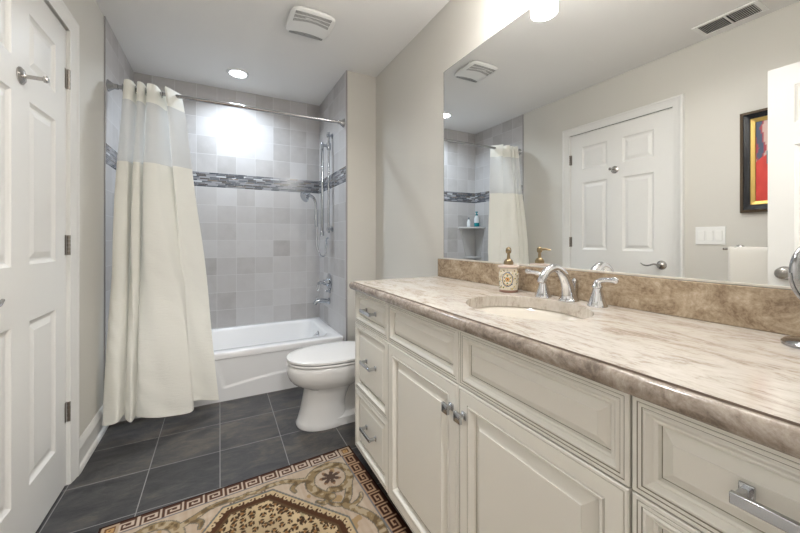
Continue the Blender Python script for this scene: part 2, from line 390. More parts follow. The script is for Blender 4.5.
def lever(t, x, y, z, d, ly, name='door_handle'):
    """round rose and curved lever; d = side it sticks out to (+1/-1), ly = direction of the lever along y"""
    mb = MB(); mb.lathe([(.033, 0), (.034, .004), (.030, .010), (.018, .014), (.012, .018), (.0115, .046), (.013, .050), (0.001, .052)] if d > 0 else
                        [(.033, 0), (.034, -.004), (.030, -.010), (.018, -.014), (.012, -.018), (.0115, -.042), (0.001, -.044)], (x, y, z), 28, 'x')
    h = obj(name, mb, M['nickel'], t)
    r = x+d*.042
    pts = smoothpath([(r, y, z), (r+d*.004, y+ly*.03, z+.006), (r, y+ly*.07, z-.006), (r, y+ly*.10, z-.004), (r, y+ly*.122, z+.010)], 6)
    obj('lever', MB().tube(pts, [.010-.005*i/len(pts) for i in range(len(pts))], 12, flat=.8), M['nickel'], h)
lever(d1, XL-.004, 1.334, .922, 1, 1)
hk = obj('robe_hook', MB().lathe([(.030, 0), (.030, .003), (.024, .008), (.010, .012), (.007, .016), (.0065, .058), (.011, .060), (.012, .068), (.009, .072), (.001, .073)], (XL-.004, 1.672, 1.682), 28, 'x'), M['nickel'], d1)
for z in (.332, 1.086, 1.836):
    mb = MB().box(XL-.006, 2.056, z-.045, XL-.003, 2.075, z+.045).box(XL-.004, 2.078, z-.045, XL+.006, 2.098, z+.045)
    for k in range(5): mb.lathe([(.0065, -.0085), (.0065, .0085)], (XL+.004, 2.077, z-.036+.018*k), 12, 'z')
    obj('hinge', mb, plain('hinge_steel', (.34, .31, .28, 1), .35, 1) if z < .4 else bpy.data.materials['hinge_steel'], d1, bevel=.001)
# open entrance door, swung in along the closet wall
d2 = make_door('door_2', 'white six-panel entrance door standing open in front of the picture and towel', -.44, -.055, .737, .010, 2.045, ROWS, [(.070, .297), (.415, .637)])
for d, x in ((1, -.44), (-1, -.475)):
    pr = [(.036, 0), (.037, .003), (.032, .008), (.013, .012), (.012, .024), (.020, .030), (.030, .040), (.032, .050), (.027, .060), (.014, .065), (.001, .066)]
    if d < 0: pr = [(r, -h*.62) for r, h in pr]
    obj('door_knob', MB().lathe(pr, (x, .668, .930), 28, 'x'), M['nickel'], d2)
obj('latch_plate', MB().box(-.468, .7365, .90, -.447, .7385, .96), M['nickel'], d2)
# doorway lining
mb = MB().box(O0-.02, -.19, 0, O0-.002, YN+.002, 2.07).box(O1, -.19, 0, O1+.02, YN+.002, 2.07).box(O0-.02, -.19, 2.05, O1+.02, YN+.002, 2.07)
mb.box(O1+.004, YN, 0, O1+.07, YN+.016, 2.054).box(O1+.004, YN, 2.054, O1+.07, YN+.016, 2.12).box(O0-.068, YN, 2.054, O1+.004, YN+.016, 2.12).box(O0-.068, YN, 0, O0-.042, YN+.016, 2.054)
struct('trim_4', mb, M['white'], 'white casing and lining of the entrance doorway', 'trim', bevel=.003)

# ------------------------------------------------------------------ bathtub
def rrect(x0, y0, x1, y1, r, z, n=8):
    out = []
    for cx_, cy_, a0 in ((x1-r, y1-r, 0), (x0+r, y1-r, 90), (x0+r, y0+r, 180), (x1-r, y0+r, 270)):
        for k in range(n+1):
            a = math.radians(a0+90*k/n); out.append((cx_+r*math.cos(a), cy_+r*math.sin(a), z))
    return out
TX0, TX1, TY0, TY1, TZ = XL+.007, XT-.001, 2.643, YB-.001, .335
tub = thing('bathtub', 'white enamelled alcove bathtub with a swooping apron panel', 'bathtub', ((TX0+TX1)/2, (TY0+TY1)/2, 0))
mb = MB()
oy = .0
R = [rrect(TX0, TY0+.012, TX1, TY1, .004, 0.0), rrect(TX0, TY0+.012, TX1, TY1, .004, TZ-.05), rrect(TX0, TY0, TX1, TY1, .006, TZ-.045), rrect(TX0, TY0, TX1, TY1, .006, TZ-.010),
     rrect(TX0+.001, TY0+.004, TX1-.001, TY1, .008, TZ-.002), rrect(TX0+.004, TY0+.012, TX1-.004, TY1-.002, .010, TZ),
     rrect(TX0+.085, TY0+.082, TX1-.080, TY1-.040, .10, TZ), rrect(TX0+.097, TY0+.094, TX1-.090, TY1-.052, .10, TZ-.006), rrect(TX0+.104, TY0+.100, TX1-.096, TY1-.058, .10, TZ-.02),
     rrect(TX0+.16, TY0+.120, TX1-.112, TY1-.075, .12, TZ-.16), rrect(TX0+.23, TY0+.150, TX1-.135, TY1-.11, .13, TZ-.25), rrect(TX0+.30, TY0+.21, TX1-.20, TY1-.17, .12, TZ-.275)]
mb.loft(R, True, True)
obj('tub_body', mb, M['enamel'], tub, smooth=50)
# apron: a displaced front sheet with the swoosh panel
mb = MB(); nx, nz = 120, 40; vs = []
def sm(t): t = max(0, min(1, t)); return t*t*(3-2*t)
for j in range(nz+1):
    for i in range(nx+1):
        x = TX0+(TX1-TX0)*i/nx; z = .0+(TZ-.048)*j/nz
        zl = .085+.155*max(0, x-.02)-.10*max(0, x-.02)**2; xl = .02-.30*(z-.085)
        ins = sm((z-zl)/.012)*sm((x-xl)/.016)
        vs.append((x, TY0+.0105-.007*(1-ins)-.001, z))
fs = [(j*(nx+1)+i, j*(nx+1)+i+1, (j+1)*(nx+1)+i+1, (j+1)*(nx+1)+i) for j in range(nz) for i in range(nx)]
mb.add(vs, fs); obj('apron', mb, M['enamel'], tub, smooth=60)
dr = obj('overflow_plate', MB().lathe([(.034, 0), (.034, -.004), (.028, -.010), (.006, -.012)], (TX1-.102, 3.04, .262), 24, 'x'), M['chrome'], tub)
obj('trip_lever', MB().tube([(TX1-.112, 3.04, .262), (TX1-.128, 3.035, .270), (TX1-.142, 3.03, .256)], [.006, .006, .009], 10), M['chrome'], dr)

# ------------------------------------------------------------------ shower fittings on the right tiled wall
sp = thing('tub_spout', 'chrome tub spout just above the tub rim', 'spout', (XT, 3.05, .545))
mb = MB().lathe([(.030, 0), (.031, -.006), (.026, -.012), (.020, -.016)], (XT, 3.05, .552), 24, 'x')
mb.tube(smoothpath([(XT-.010, 3.05, .552), (XT-.07, 3.05, .560), (XT-.115, 3.05, .556), (XT-.135, 3.05, .530)], 5), [.022, .021, .020, .020, .020, .019, .019, .019, .019, .019, .019, .018, .018, .018, .018, .017], 18)
obj('spout', mb, M['shower'], sp); obj('diverter_knob', MB().lathe([(.004, 0), (.004, .014), (.008, .018), (.008, .024), (.001, .026)], (XT-.118, 3.05, .572), 16), M['shower'], sp)
va = thing('shower_valve', 'chrome shower valve with a round plate and drooping lever', 'valve', (XT, 3.05, .65))
obj('escutcheon', MB().lathe([(.082, 0), (.082, -.004), (.070, -.010), (.040, -.014), (.032, -.030), (.028, -.034)], (XT, 3.05, .722), 36, 'x'), M['shower'], va)
mb = MB().lathe([(.026, -.030), (.024, -.055), (.012, -.062), (.012, -.078), (.017, -.082), (.014, -.092), (.001, -.095)], (XT, 3.05, .722), 24, 'x')
mb.tube(smoothpath([(XT-.080, 3.05, .722), (XT-.100, 3.045, .722), (XT-.112, 3.03, .700), (XT-.112, 3.02, .655)], 4), [.010]*6+[.008]*4+[.007, .007, .009], 12)
obj('handle', mb, M['shower'], va)
obj('diverter', MB().lathe([(.022, 0), (.022, -.012), (.012, -.018), (.010, -.040), (.001, -.042)], (XT, 3.02, .648), 20, 'x'), M['shower'], va)
ra = thing('shower_slide_rail', 'tall chrome slide rail fixed to the right tiled wall of the tub', 'shower rail', (XT, 2.955, 1.17))
RX = XT-.034
obj('rail', MB().tube([(RX, 2.955, 1.165), (RX, 2.955, 2.05)], .010, 14), M['shower'], ra)
for z in (1.20, 2.02):
    obj('wall_mount', MB().lathe([(.024, 0), (.024, -.006), (.012, -.012), (.011, -.034), (.016, -.037), (.016, -.050), (.001, -.052)], (XT, 2.955, z), 22, 'x'), M['shower'], ra)
mb = MB().lathe([(.018, -.03), (.021, -.01), (.021, .01), (.018, .03)], (RX, 2.955, 1.925), 20).tube([(RX, 2.955, 1.925), (RX-.058, 2.946, 1.930)], [.013, .011], 14)
obj('slider', mb, M['shower'], ra)
gb = thing('shower_column_bar', 'slim chrome bar hanging in front of the slide rail', 'shower bar', (RX-.06, 2.945, 1.17))
obj('bar', MB().tube([(RX-.060, 2.945, 1.165), (RX-.060, 2.945, 1.18), (RX-.060, 2.945, 1.93), (RX-.060, 2.945, 1.95)], [.009, .0135, .0135, .008], 16), M['shower'], gb)
obj('end_fitting', MB().lathe([(.012, 0), (.017, .006), (.017, .035), (.012, .042)], (RX-.060, 2.945, 1.14), 18), M['shower'], gb)
hs = thing('hand_shower', 'chrome hand shower with a flared head and looping metal hose', 'hand shower', (.72, 3.0, 1.25))
mb = MB().tube(smoothpath([(.655, 2.985, 1.492), (.700, 2.99, 1.485), (.735, 2.995, 1.45), (.745, 3.0, 1.38), (.748, 3.0, 1.22)], 5), [.014]*6+[.012]*5+[.011]*5+[.013]*5, 14)
obj('shower_handle', mb, M['shower'], hs)
ax_ = Vector((-.80, -.28, -.52)).normalized(); c0 = Vector((.672, 2.990, 1.492))
rr = []
t1 = ax_.cross(Vector((0, 0, 1))).normalized(); t2 = ax_.cross(t1)
for r, h in ((.014, -.02), (.020, 0), (.030, .018), (.044, .034), (.047, .044), (.042, .048), (.001, .049)):
    rr.append([c0+ax_*h+t1*(r*math.cos(2*PI*k/26))+t2*(r*math.sin(2*PI*k/26)) for k in range(26)])
obj('shower_head', MB().loft(rr), M['shower'], hs)
hp = smoothpath([(.748, 3.0, 1.225), (.750, 3.0, 1.12), (.758, 2.99, 1.02), (.785, 2.98, .965), (.822, 2.985, .975), (.838, 3.0, 1.06), (.850, 3.05, 1.11), (.872, 3.055, 1.125)], 10)
obj('hose', MB().tube(hp, [.0065+.0007*(i % 2) for i in range(len(hp))], 10), M['shower'], hs)

# ------------------------------------------------------------------ corner shelf with two bottles
cs = thing('corner_shelf', 'two-tier grey ceramic shelf in the far left corner of the tub alcove', 'shelf', (XL+.006, YB, .60))
A = XL+.006
def wedge(name, a, b, z0, z1, parent):
    n = 12; P = [(A, YB)]
    for k in range(n+1):
        t = k/n; x = A+a*(1-t); y = YB-b*t; bow = .05*math.sin(PI*t)
        P.append((x+bow*b/(a+b), y-bow*a/(a+b)))
    mb = MB().loft([[(x, y, z0) for x, y in P], [(x, y, z1) for x, y in P]])
    return obj(name, mb, M['porc_grey'], parent, bevel=.004)
M['porc_grey'] = plain('grey_glazed_ceramic', srgb(190, 188, 186), .3)
wedge('top_shelf', .265, .195, 1.240, 1.262, cs); wedge('lower_shelf', .185, .125, .874, .894, cs)
def side(name, sgn):
    mb = MB()
    if sgn: q = [(A+.001, YB-.001), (A+.235, YB-.001), (A+.150, YB-.001)]; pts = [(A+.235, 1.24), (A+.150, .894), (A+.001, .894), (A+.001, 1.24)]; mb.loft([[(x, YB-.001, z) for x, z in pts], [(x, YB-.010, z) for x, z in pts]])
    else: pts = [(YB-.170, 1.24), (YB-.100, .894), (YB-.011, .894), (YB-.011, 1.24)]; mb.loft([[(A+.001, y, z) for y, z in pts], [(A+.010, y, z) for y, z in pts]])
    obj('shelf_wing', mb, M['porc_grey'], cs)
side('a', True); side('b', False)
for sg in (1, 0):
    if sg: pts = [(A+.150, .874), (A+.120, .62), (A+.001, .62), (A+.001, .874)]; mb = MB().loft([[(x, YB-.001, z) for x, z in pts], [(x, YB-.010, z) for x, z in pts]])
    else: pts = [(YB-.100, .874), (YB-.075, .62), (YB-.011, .62), (YB-.011, .874)]; mb = MB().loft([[(A+.001, y, z) for y, z in pts], [(A+.010, y, z) for y, z in pts]])
    obj('shelf_wing', mb, M['porc_grey'], cs)
bt = thing('soap_bottle', 'clear and teal bottle with pump standing on the tub corner shelf', 'bottle', (A+.055, YB-.095, 1.262))
obj('bottle_body', MB().lathe([(.030, 0), (.034, .006), (.034, .05)], (A+.055, YB-.095, 1.262), 24, sy=.65), M['teal'], bt)
obj('bottle_shoulder', MB().lathe([(.034, .05), (.034, .10), (.026, .125), (.012, .135), (.012, .142)], (A+.055, YB-.095, 1.262), 24, sy=.65), M['clearwhite'], bt)
obj('bottle_pump', MB().lathe([(.014, .142), (.014, .158), (.005, .162), (.005, .175), (.016, .177), (.016, .187), (.002, .189)], (A+.055, YB-.095, 1.262), 18), M['teal'], bt)
b2 = thing('shampoo_bottle', 'small white bottle beside the teal one on the tub corner shelf', 'bottle', (A+.150, YB-.060, 1.262))
obj('bottle_body', MB().lathe([(.018, 0), (.021, .004), (.021, .06), (.012, .085), (.008, .092)], (A+.150, YB-.060, 1.262), 20), M['clearwhite'], b2)
obj('bottle_cap', MB().lathe([(.009, .092), (.009, .115), (.002, .117)], (A+.150, YB-.060, 1.262), 16), plain('grey_cap', srgb(90, 100, 110), .4), b2)

# ------------------------------------------------------------------ curtain rod and curtain
rd = thing('curtain_rod', 'long polished steel shower curtain rod spanning the tub alcove', 'curtain rod', (XL+.006, 2.66, 2.04))
ra0, rb0 = Vector((XL+.006, 2.680, 2.050)), Vector((XT, 2.640, 2.042))
obj('pole', MB().tube([ra0, rb0], .0125, 18), M['steel'], rd)
obj('flange', MB().lathe([(.036, 0), (.036, .004), (.030, .010), (.017, .030), (.0165, .050), (.013, .052)], ra0, 28, 'x'), M['steel'], rd)
obj('flange', MB().lathe([(.036, 0), (.036, -.004), (.030, -.010), (.017, -.030), (.0165, -.050), (.013, -.052)], rb0, 28, 'x'), M['steel'], rd)

TOP = [(-.528, 2.72), (-.512, 2.61), (-.475, 2.61), (-.462, 2.72), (-.448, 2.61), (-.420, 2.615), (-.412, 2.72), (-.398, 2.61), (-.355, 2.62), (-.338, 2.71), (-.322, 2.73), (-.308, 2.615), (-.290, 2.62), (-.228, 2.71)]
BOT = [(-.578, 2.535), (-.572, 2.44), (-.505, 2.415), (-.485, 2.475), (-.468, 2.430), (-.440, 2.420), (-.425, 2.455), (-.405, 2.400), (-.290, 2.375), (-.155, 2.385), (-.142, 2.430), (-.168, 2.500), (-.110, 2.515), (-.005, 2.490)]
tp = smoothpath([(x, y, 0) for x, y in TOP], 12); bp_ = smoothpath([(x, y, 0) for x, y in BOT], 12)
ct = thing('shower_curtain', 'cream shower curtain with a sheer upper band, gathered at the left end of the rod', 'shower curtain', (-.35, 2.55, .09))
ZT, ZB = 2.078, .095
def cpt(i, z):
    t = (ZT-z)/(ZT-ZB); s_ = t**.85
    a, b = tp[i], bp_[i]
    x = a.x+(b.x-a.x)*s_; y = a.y+(b.y-a.y)*(t**.95)
    k = i/len(tp)
    x += .006*math.sin(9*k*6+z*5)*math.sin(PI*t); y += .010*math.sin(23*k+z*3.1)*math.sin(PI*min(1, t*1.3))+.004*math.sin(61*k+z*9)*t
    # soft crossways creases
    y += .0022*math.sin(z*38+11*k+3*math.sin(z*7+k*20))*t
    zz = z-(.012*math.sin(k*21)*t if z < .3 else 0)
    return (x, y, zz)
def csheet(name, z0, z1, rows, mat, i0=0, i1=None):
    i1 = len(tp) if i1 is None else i1; n = i1-i0; mb = MB(); vs = []
    for j in range(rows+1):
        z = z0+(z1-z0)*j/rows
        vs += [cpt(i, z) for i in range(i0, i1)]
    mb.add(vs, [(j*n+i, j*n+i+1, (j+1)*n+i+1, (j+1)*n+i) for j in range(rows) for i in range(n-1)])
    return obj(name, mb, mat, ct, smooth=80)
csheet('header_band', ZT, 1.955, 6, M['curtain']); csheet('sheer_band', 1.955, 1.565, 24, M['sheer']); csheet('cloth_body', 1.565, ZB, 110, M['curtain'])
# hem line along the sheer seam and bottom
for nm, z in (('hem', ZB+.004), ('seam', 1.566)):
    mb = MB(); vs = []; n = len(tp)
    for dz in (.009, -.004): vs += [(p[0], p[1]-.0016, p[2]) for p in (cpt(i, z+dz) for i in range(n))]
    mb.add(vs, [(i, i+1, n+i+1, n+i) for i in range(n-1)]); obj(nm, mb, M['curtain'], ct, smooth=80)
# rings where the folds pass the rod
for x in (-.530, -.467, -.415, -.330):
    yy = ra0.y+(rb0.y-ra0.y)*(x-ra0.x)/(rb0.x-ra0.x)
    obj('ring', MB().tube([(x, yy+.022*math.cos(a), 2.048+.022*math.sin(a)) for a in [2*PI*k/24 for k in range(25)]], .003, 8), M['steel'], ct)

# ------------------------------------------------------------------ toilet
TC = 2.098
toi = thing('toilet', 'white elongated two-piece toilet between the vanity and the tub', 'toilet', (.75, TC, 0))
def egg(xt, xb, hw, z, n=44, sq=2.3):
    """outline with its round tip at xt (towards -x) and a blunter back at xb"""
    out = []; xm = xt+(xb-xt)*.56
    for k in range(n):
        a = 2*PI*k/n; c, s_ = math.cos(a), math.sin(a)
        L = (xm-xt) if c < 0 else (xb-xm)
        e = 2/2.15 if c < 0 else 2/2.7
        out.append((xm+L*math.copysign(abs(c)**e, c), TC+hw*math.copysign(abs(s_)**e, s_), z*.967))
    return out
mb = MB()
mb.loft([egg(.405, .70, .128, 0), egg(.402, .70, .131, .012), egg(.412, .70, .124, .03), egg(.428, .70, .117, .09), egg(.440, .70, .114, .15), egg(.450, .72, .116, .205), egg(.452, .74, .122, .232),
         egg(.420, .78, .142, .250), egg(.385, .82, .162, .268), egg(.362, .85, .177, .295), egg(.352, .86, .184, .325), egg(.352, .87, .187, .355), egg(.358, .88, .186, .378), egg(.368, .88, .180, .386)], True, True)
# foot and trapway behind
mb.loft([[(x, TC+s_*h, z) for x, s_, h, z in q] for q in (
    [(.60, -1, .120, 0), (1.06, -1, .115, 0), (1.06, 1, .115, 0), (.60, 1, .120, 0)],
    [(.60, -1, .120, .045), (1.06, -1, .112, .045), (1.06, 1, .112, .045), (.60, 1, .120, .045)],
    [(.62, -1, .085, .065), (1.04, -1, .080, .065), (1.04, 1, .080, .065), (.62, 1, .085, .065)],
    [(.62, -1, .075, .20), (1.00, -1, .080, .20), (1.00, 1, .080, .20), (.62, 1, .075, .20)],
    [(.60, -1, .12, .30), (1.06, -1, .15, .30), (1.06, 1, .15, .30), (.60, 1, .12, .30)],
    [(.60, -1, .15, .372), (1.11, -1, .19, .372), (1.11, 1, .19, .372), (.60, 1, .15, .372)])])
obj('bowl', mb, M['porcelain'], toi, smooth=45, bevel=0)
obj('seat', MB().loft([egg(.382, .85, .160, .386), egg(.380, .855, .162, .3925), egg(.353, .865, .188, .3930), egg(.353, .865, .188, .400), egg(.356, .86, .186, .4030)]), M['seat'], toi, smooth=40)
obj('lid', MB().loft([egg(.386, .85, .156, .402), egg(.384, .855, .158, .4105), egg(.350, .868, .189, .4112), egg(.350, .868, .189, .422), egg(.356, .86, .183, .4255), egg(.40, .83, .150, .4295), egg(.47, .78, .09, .4315), egg(.55, .68, .03, .432)]), M['seat'], toi, smooth=40)
for s_ in (-1, 1): obj('lid_hinge', MB().box(.862, TC+s_*.075-.02, .373, .895, TC+s_*.075+.02, .410), M['seat'], toi, bevel=.008, seg=3)
obj('tank', MB().loft([rrect(.925, TC-.20, 1.12, TC+.20, .03, .373), rrect(.915, TC-.215, 1.122, TC+.215, .035, .43), rrect(.905, TC-.222, 1.125, TC+.222, .035, .695)]), M['porcelain'], toi, smooth=45)
obj('tank_lid', MB().loft([rrect(.895, TC-.23, 1.128, TC+.23, .035, .697), rrect(.890, TC-.235, 1.130, TC+.235, .035, .706), rrect(.893, TC-.232, 1.129, TC+.232, .035, .722), rrect(.91, TC-.22, 1.115, TC+.22, .03, .730)]), M['porcelain'], toi, smooth=45)
obj('flush_lever', MB().lathe([(.014, 0), (.014, -.008), (.006, -.012)], (.906, TC-.15, .65), 16, 'x').tube([(.893, TC-.15, .65), (.890, TC-.10, .645), (.890, TC-.07, .642)], .006, 10), M['chrome'], toi)

# ------------------------------------------------------------------ vanity
XF, XB = .602, .622       # face of the fronts, face of the carcass
PD = [(0, 0, 0), (0, .016, 0), (.0015, .018, 0), (.0075, .018, 0), (.0081, .0168, 1), (.0089, .0168, 1), (.0096, .018, 0), (.0145, .018, 0), (.0151, .0168, 1), (.0159, .0168, 1), (.0168, .0175, 0),
      (.0185, .0190, 0), (.0215, .0190, 0), (.0290, .0110, 0), (.0310, .0118, 0), (.0350, .0100, 0), (.0365, .0025, 0), (.0378, .0020, 1), (.0386, .0020, 0), (.0560, .0130, 0), (.0565, .0142, 0)]
PDR = [(0, 0, 0), (0, .018, 0), (.002, .020, 0), (.0065, .020, 0), (.0072, .0188, 1), (.0080, .0188, 1), (.0090, .020, 0), (.040, .020, 0), (.0405, .0180, 1), (.0416, .0180, 1), (.0435, .0215, 0), (.0490, .0205, 0),
       (.0570, .0090, 0), (.0590, .0025, 0), (.0602, .0020, 1), (.0612, .0020, 0), (.0860, .0155, 0), (.0865, .0172, 0)]
def front(name, y0, y1, z0, z1, prof, t):
    g_ = .0015
    mb = MB().rings((XB, y1-g_, z0+g_), (0, -1, 0), (0, 0, 1), (-1, 0, 0), (y1-y0)-2*g_, (z1-z0)-2*g_, prof)
    return obj(name, mb, [M['cream'], M['glaze']], t, smooth=0)
def pull(f, y, z, L=.116):
    mb = MB()
    for s_ in (-1, 1):
        yy = y+s_*(L/2-.007)
        mb.box(XF-.001, yy-.008, z-.010, XF-.005+.008, yy+.008, z+.010).box(XF-.028, yy-.0045, z-.006, XF, yy+.0045, z+.006)
    mb.box(XF-.032, y-L/2, z-.0075, XF-.024, y+L/2, z+.0075)
    obj('pull', mb, M['pull'], f, bevel=.0012)
def knob(f, y, z):
    mb = MB()
    q = lambda x, h: [(x, y-h, z-h), (x, y+h, z-h), (x, y+h, z+h), (x, y-h, z+h)]
    mb.loft([q(XF+.001, .010), q(XF-.004, .010), q(XF-.006, .006), q(XF-.016, .006), q(XF-.019, .014), q(XF-.027, .014), q(XF-.0285, .011)])
    obj('knob', mb, M['pull'], f, bevel=.0008)
ZTOP, Z1, ZBt = .858, .697, .076
def unit(name, label, y0, y1):
    t = thing(name, label, 'cabinet', ((XB+XR)/2, (y0+y1)/2, 0))
    mb = MB().box(XB, y0+.0005, ZBt, XB+.02, y1-.0005, .861, 0)            # face frame board
    mb.box(XB+.02, y0+.0005, ZBt, XR-.002, y0+.018, .861, 1).box(XB+.02, y1-.018, ZBt, XR-.002, y1-.0005, .861, 1).box(XR-.012, y0+.018, ZBt, XR-.002, y1-.018, .861, 1).box(XB+.02, y0+.018, ZBt, XR-.012, y1-.018, ZBt+.018, 1)
    obj('carcass', mb, [M['glaze'], M['cream']], t, smooth=0)
    obj('toe_kick', MB().box(XB+.075, y0+.001, 0, XB+.09, y1-.001, ZBt), M['carcass'], t, smooth=0)
    return t
def drawers(t, y0, y1, yc, zs, zp):
    for (a, b), zc in zip(zs, zp):
        f = front('drawer', y0+.001, y1-.001, a, b, PD if b-a < .2 else [(i*1.0, d, m) for i, d, m in PD], t); pull(f, yc, zc)
u1 = unit('drawer_cabinet', 'cream glazed three-drawer cabinet at the toilet end of the vanity', 1.257, 1.640)
drawers(u1, 1.257, 1.640, 1.432, [(Z1, ZTOP), (.370, Z1), (ZBt, .370)], [.783, .545, .238])
u2 = unit('sink_cabinet', 'cream glazed two-door sink cabinet in the middle of the vanity', .327, 1.257)
for y0, y1 in ((.327, .791), (.791, 1.257)):
    front('false_drawer', y0, y1, Z1, ZTOP, PD, u2)
da = front('cabinet_door', .791, 1.257, ZBt, Z1, PDR, u2); knob(da, .820, .622)
db = front('cabinet_door', .327, .791, ZBt, Z1, PDR, u2); knob(db, .762, .622)
u3 = unit('drawer_cabinet', 'cream glazed drawer cabinet at the near end of the vanity, beside the entrance', -.060, .327)
drawers(u3, -.060, .327, .133, [(Z1, ZTOP), (.370, Z1), (ZBt, .370)], [.787, .545, .238])
# applied pilaster between drawers and doors is part of the fronts; scribe strip to the near wall
# worktop
SX, SY, SA, SB = .858, .781, .172, .200       # sink centre, half axes along x and y
def worktop():
    bm = bmesh.new(); zt, zb = ZK, .862; n = 64
    x0 = XC+.018; y1 = YC-.014
    def ring(z):
        outer = [bm.verts.new(p) for p in ((x0, YN+.002, z), (XR-.001, YN+.002, z), (XR-.001, y1, z), (x0+.005, y1, z), (x0+.0015, y1-.0015, z), (x0, y1-.005, z))]
        inner = [bm.verts.new((SX+SA*math.cos(2*PI*k/n), SY+SB*math.sin(2*PI*k/n), z)) for k in range(n)]
        return outer, inner
    loops = [ring(zt), ring(zb)]
    for outer, inner in loops:
        es = [bm.edges.new((outer[i], outer[(i+1) % len(outer)])) for i in range(len(outer))]+[bm.edges.new((inner[i], inner[(i+1) % n])) for i in range(n)]
        bmesh.ops.triangle_fill(bm, use_beauty=True, edges=es)
    for k in (0, 1):
        a, b = loops[0][k], loops[1][k]
        for i in range(len(a)):
            j = (i+1) % len(a); f = bm.faces.new((a[i], a[j], b[j], b[i])); f.material_index = 1
    # the cut-out edge takes the top's lighter tone, painted as if lit
    mb = MB(); bm.verts.ensure_lookup_table()
    idx = {v: i for i, v in enumerate(bm.verts)}
    mb.v = [tuple(v.co) for v in bm.verts]; mb.f = [tuple(idx[v] for v in f.verts) for f in bm.faces]
    mb.m = [0]*len(bm.faces); bm.free()
    # nosing swept along front and far end: (outward, z, material)
    prof = [(0, zt-.0002, 2), (.0005, zt-.0035, 2), (.0035, zt-.0035, 1), (.008, zt-.0022, 1), (.012, zt-.0030, 1), (.0165, zt-.008, 1), (.0195, zt-.015, 1), (.020, zt-.022, 1), (.0185, zt-.030, 1), (.014, zt-.0355, 1), (.008, zt-.038, 1), (0, zt-.038, 1)]
    path = [(x0, YN+.002, -1, 0)]
    for k in range(7):
        a = math.radians(180-90*k/6); path.append((x0+.005+.005*math.cos(a), y1-.005+.005*math.sin(a), math.cos(a), math.sin(a)))
    path.append((XR-.001, y1, 0, 1))
    base = len(mb.v)
    for x, y, nx, ny in path: mb.v += [(x+nx*d, y+ny*d, z) for d, z, _ in prof]
    P = len(prof)
    for k in range(len(path)-1):
        for i in range(P-1):
            mb.f.append((base+k*P+i, base+k*P+i+1, base+(k+1)*P+i+1, base+(k+1)*P+i)); mb.m.append(prof[i+1][2])
    return mb
wt = obj('countertop', worktop(), [M['stone_lit_top'], M['stone_nose'], M['groove']], smooth=40)
tag(wt, 'long cream and brown veined stone worktop over the cream cabinets', 'countertop')
bs = obj('backsplash', MB().box(XR-.021, YN+.002, ZK+.0005, XR-.0005, YC-.004, 1.0005, 0), M['stone_edge'], bevel=.002); tag(bs, 'brown veined stone upstand between worktop and mirror', 'backsplash')
sk = thing('sink', 'oval biscuit-coloured basin set under the stone worktop', 'sink', (SX, SY, .72))
def oval(f, z, n=64, dx=0): return [(SX+dx+(SA+f)*math.cos(2*PI*k/n), SY+(SB+f)*math.sin(2*PI*k/n), z) for k in range(n)]
obj('basin', MB().loft([oval(.022, .8605), oval(.006, .8610), oval(.001, .857), oval(-.006, .845), oval(-.018, .81), oval(-.045, .765), oval(-.085, .735), oval(-.13, .722), oval(-.150, .720)], False, True), M['biscuit'], sk, smooth=60)
obj('drain', MB().lathe([(.022, .721), (.022, .723), (.016, .724), (.014, .722), (.001, .722)], (SX, SY, 0), 24), M['chrome'], sk)

# faucet
fc = thing('faucet', 'chrome widespread faucet with an arched spout and two lever handles', 'faucet', (1.075, SY, ZK))
pts = smoothpath([(1.072, SY, ZK+.006), (1.070, SY, ZK+.024), (1.060, SY, ZK+.060), (1.035, SY, ZK+.098), (1.000, SY, ZK+.116), (.965, SY, ZK+.108), (.942, SY, ZK+.086), (.934, SY, ZK+.070)], 6)
n = len(pts); rad = [.030-.0165*min(1, (i/(n*.55)))**.6 if i else .031 for i in range(n)]
obj('spout', MB().lathe([(.033, 0), (.033, .004), (.030, .008)], (1.072, SY, ZK), 28).tube(pts, rad, 22), M['chrome'], fc, smooth=60)
obj('lift_rod', MB().lathe([(.004, 0), (.004, .055), (.008, .060), (.009, .068), (.005, .076), (.001, .078)], (1.102, SY, ZK), 14), M['chrome'], fc)
def handle(y, s_):
    hb = obj('handle_base', MB().lathe([(.029, 0), (.029, .005), (.026, .009), (.022, .022), (.016, .042), (.0135, .052), (.0135, .058), (.016, .060), (.016, .064), (.012, .068), (.010, .078), (.007, .083), (.001, .085)], (1.060, y, ZK), 30), M['chrome'], fc, smooth=50)
    p = smoothpath([(1.060, y, ZK+.070), (1.058, y+s_*.006, ZK+.080), (1.055, y+s_*.024, ZK+.086), (1.050, y+s_*.050, ZK+.088), (1.046, y+s_*.072, ZK+.090)], 5)
    obj('lever', MB().tube(p, [.010, .010, .010, .0095, .009]+[.008]*6+[.0075]*4+[.008, .009, .0100, .0100, .008, .004], 14, flat=.75), M['chrome'], hb, smooth=50)
handle(.878, 1); handle(.672, -1)

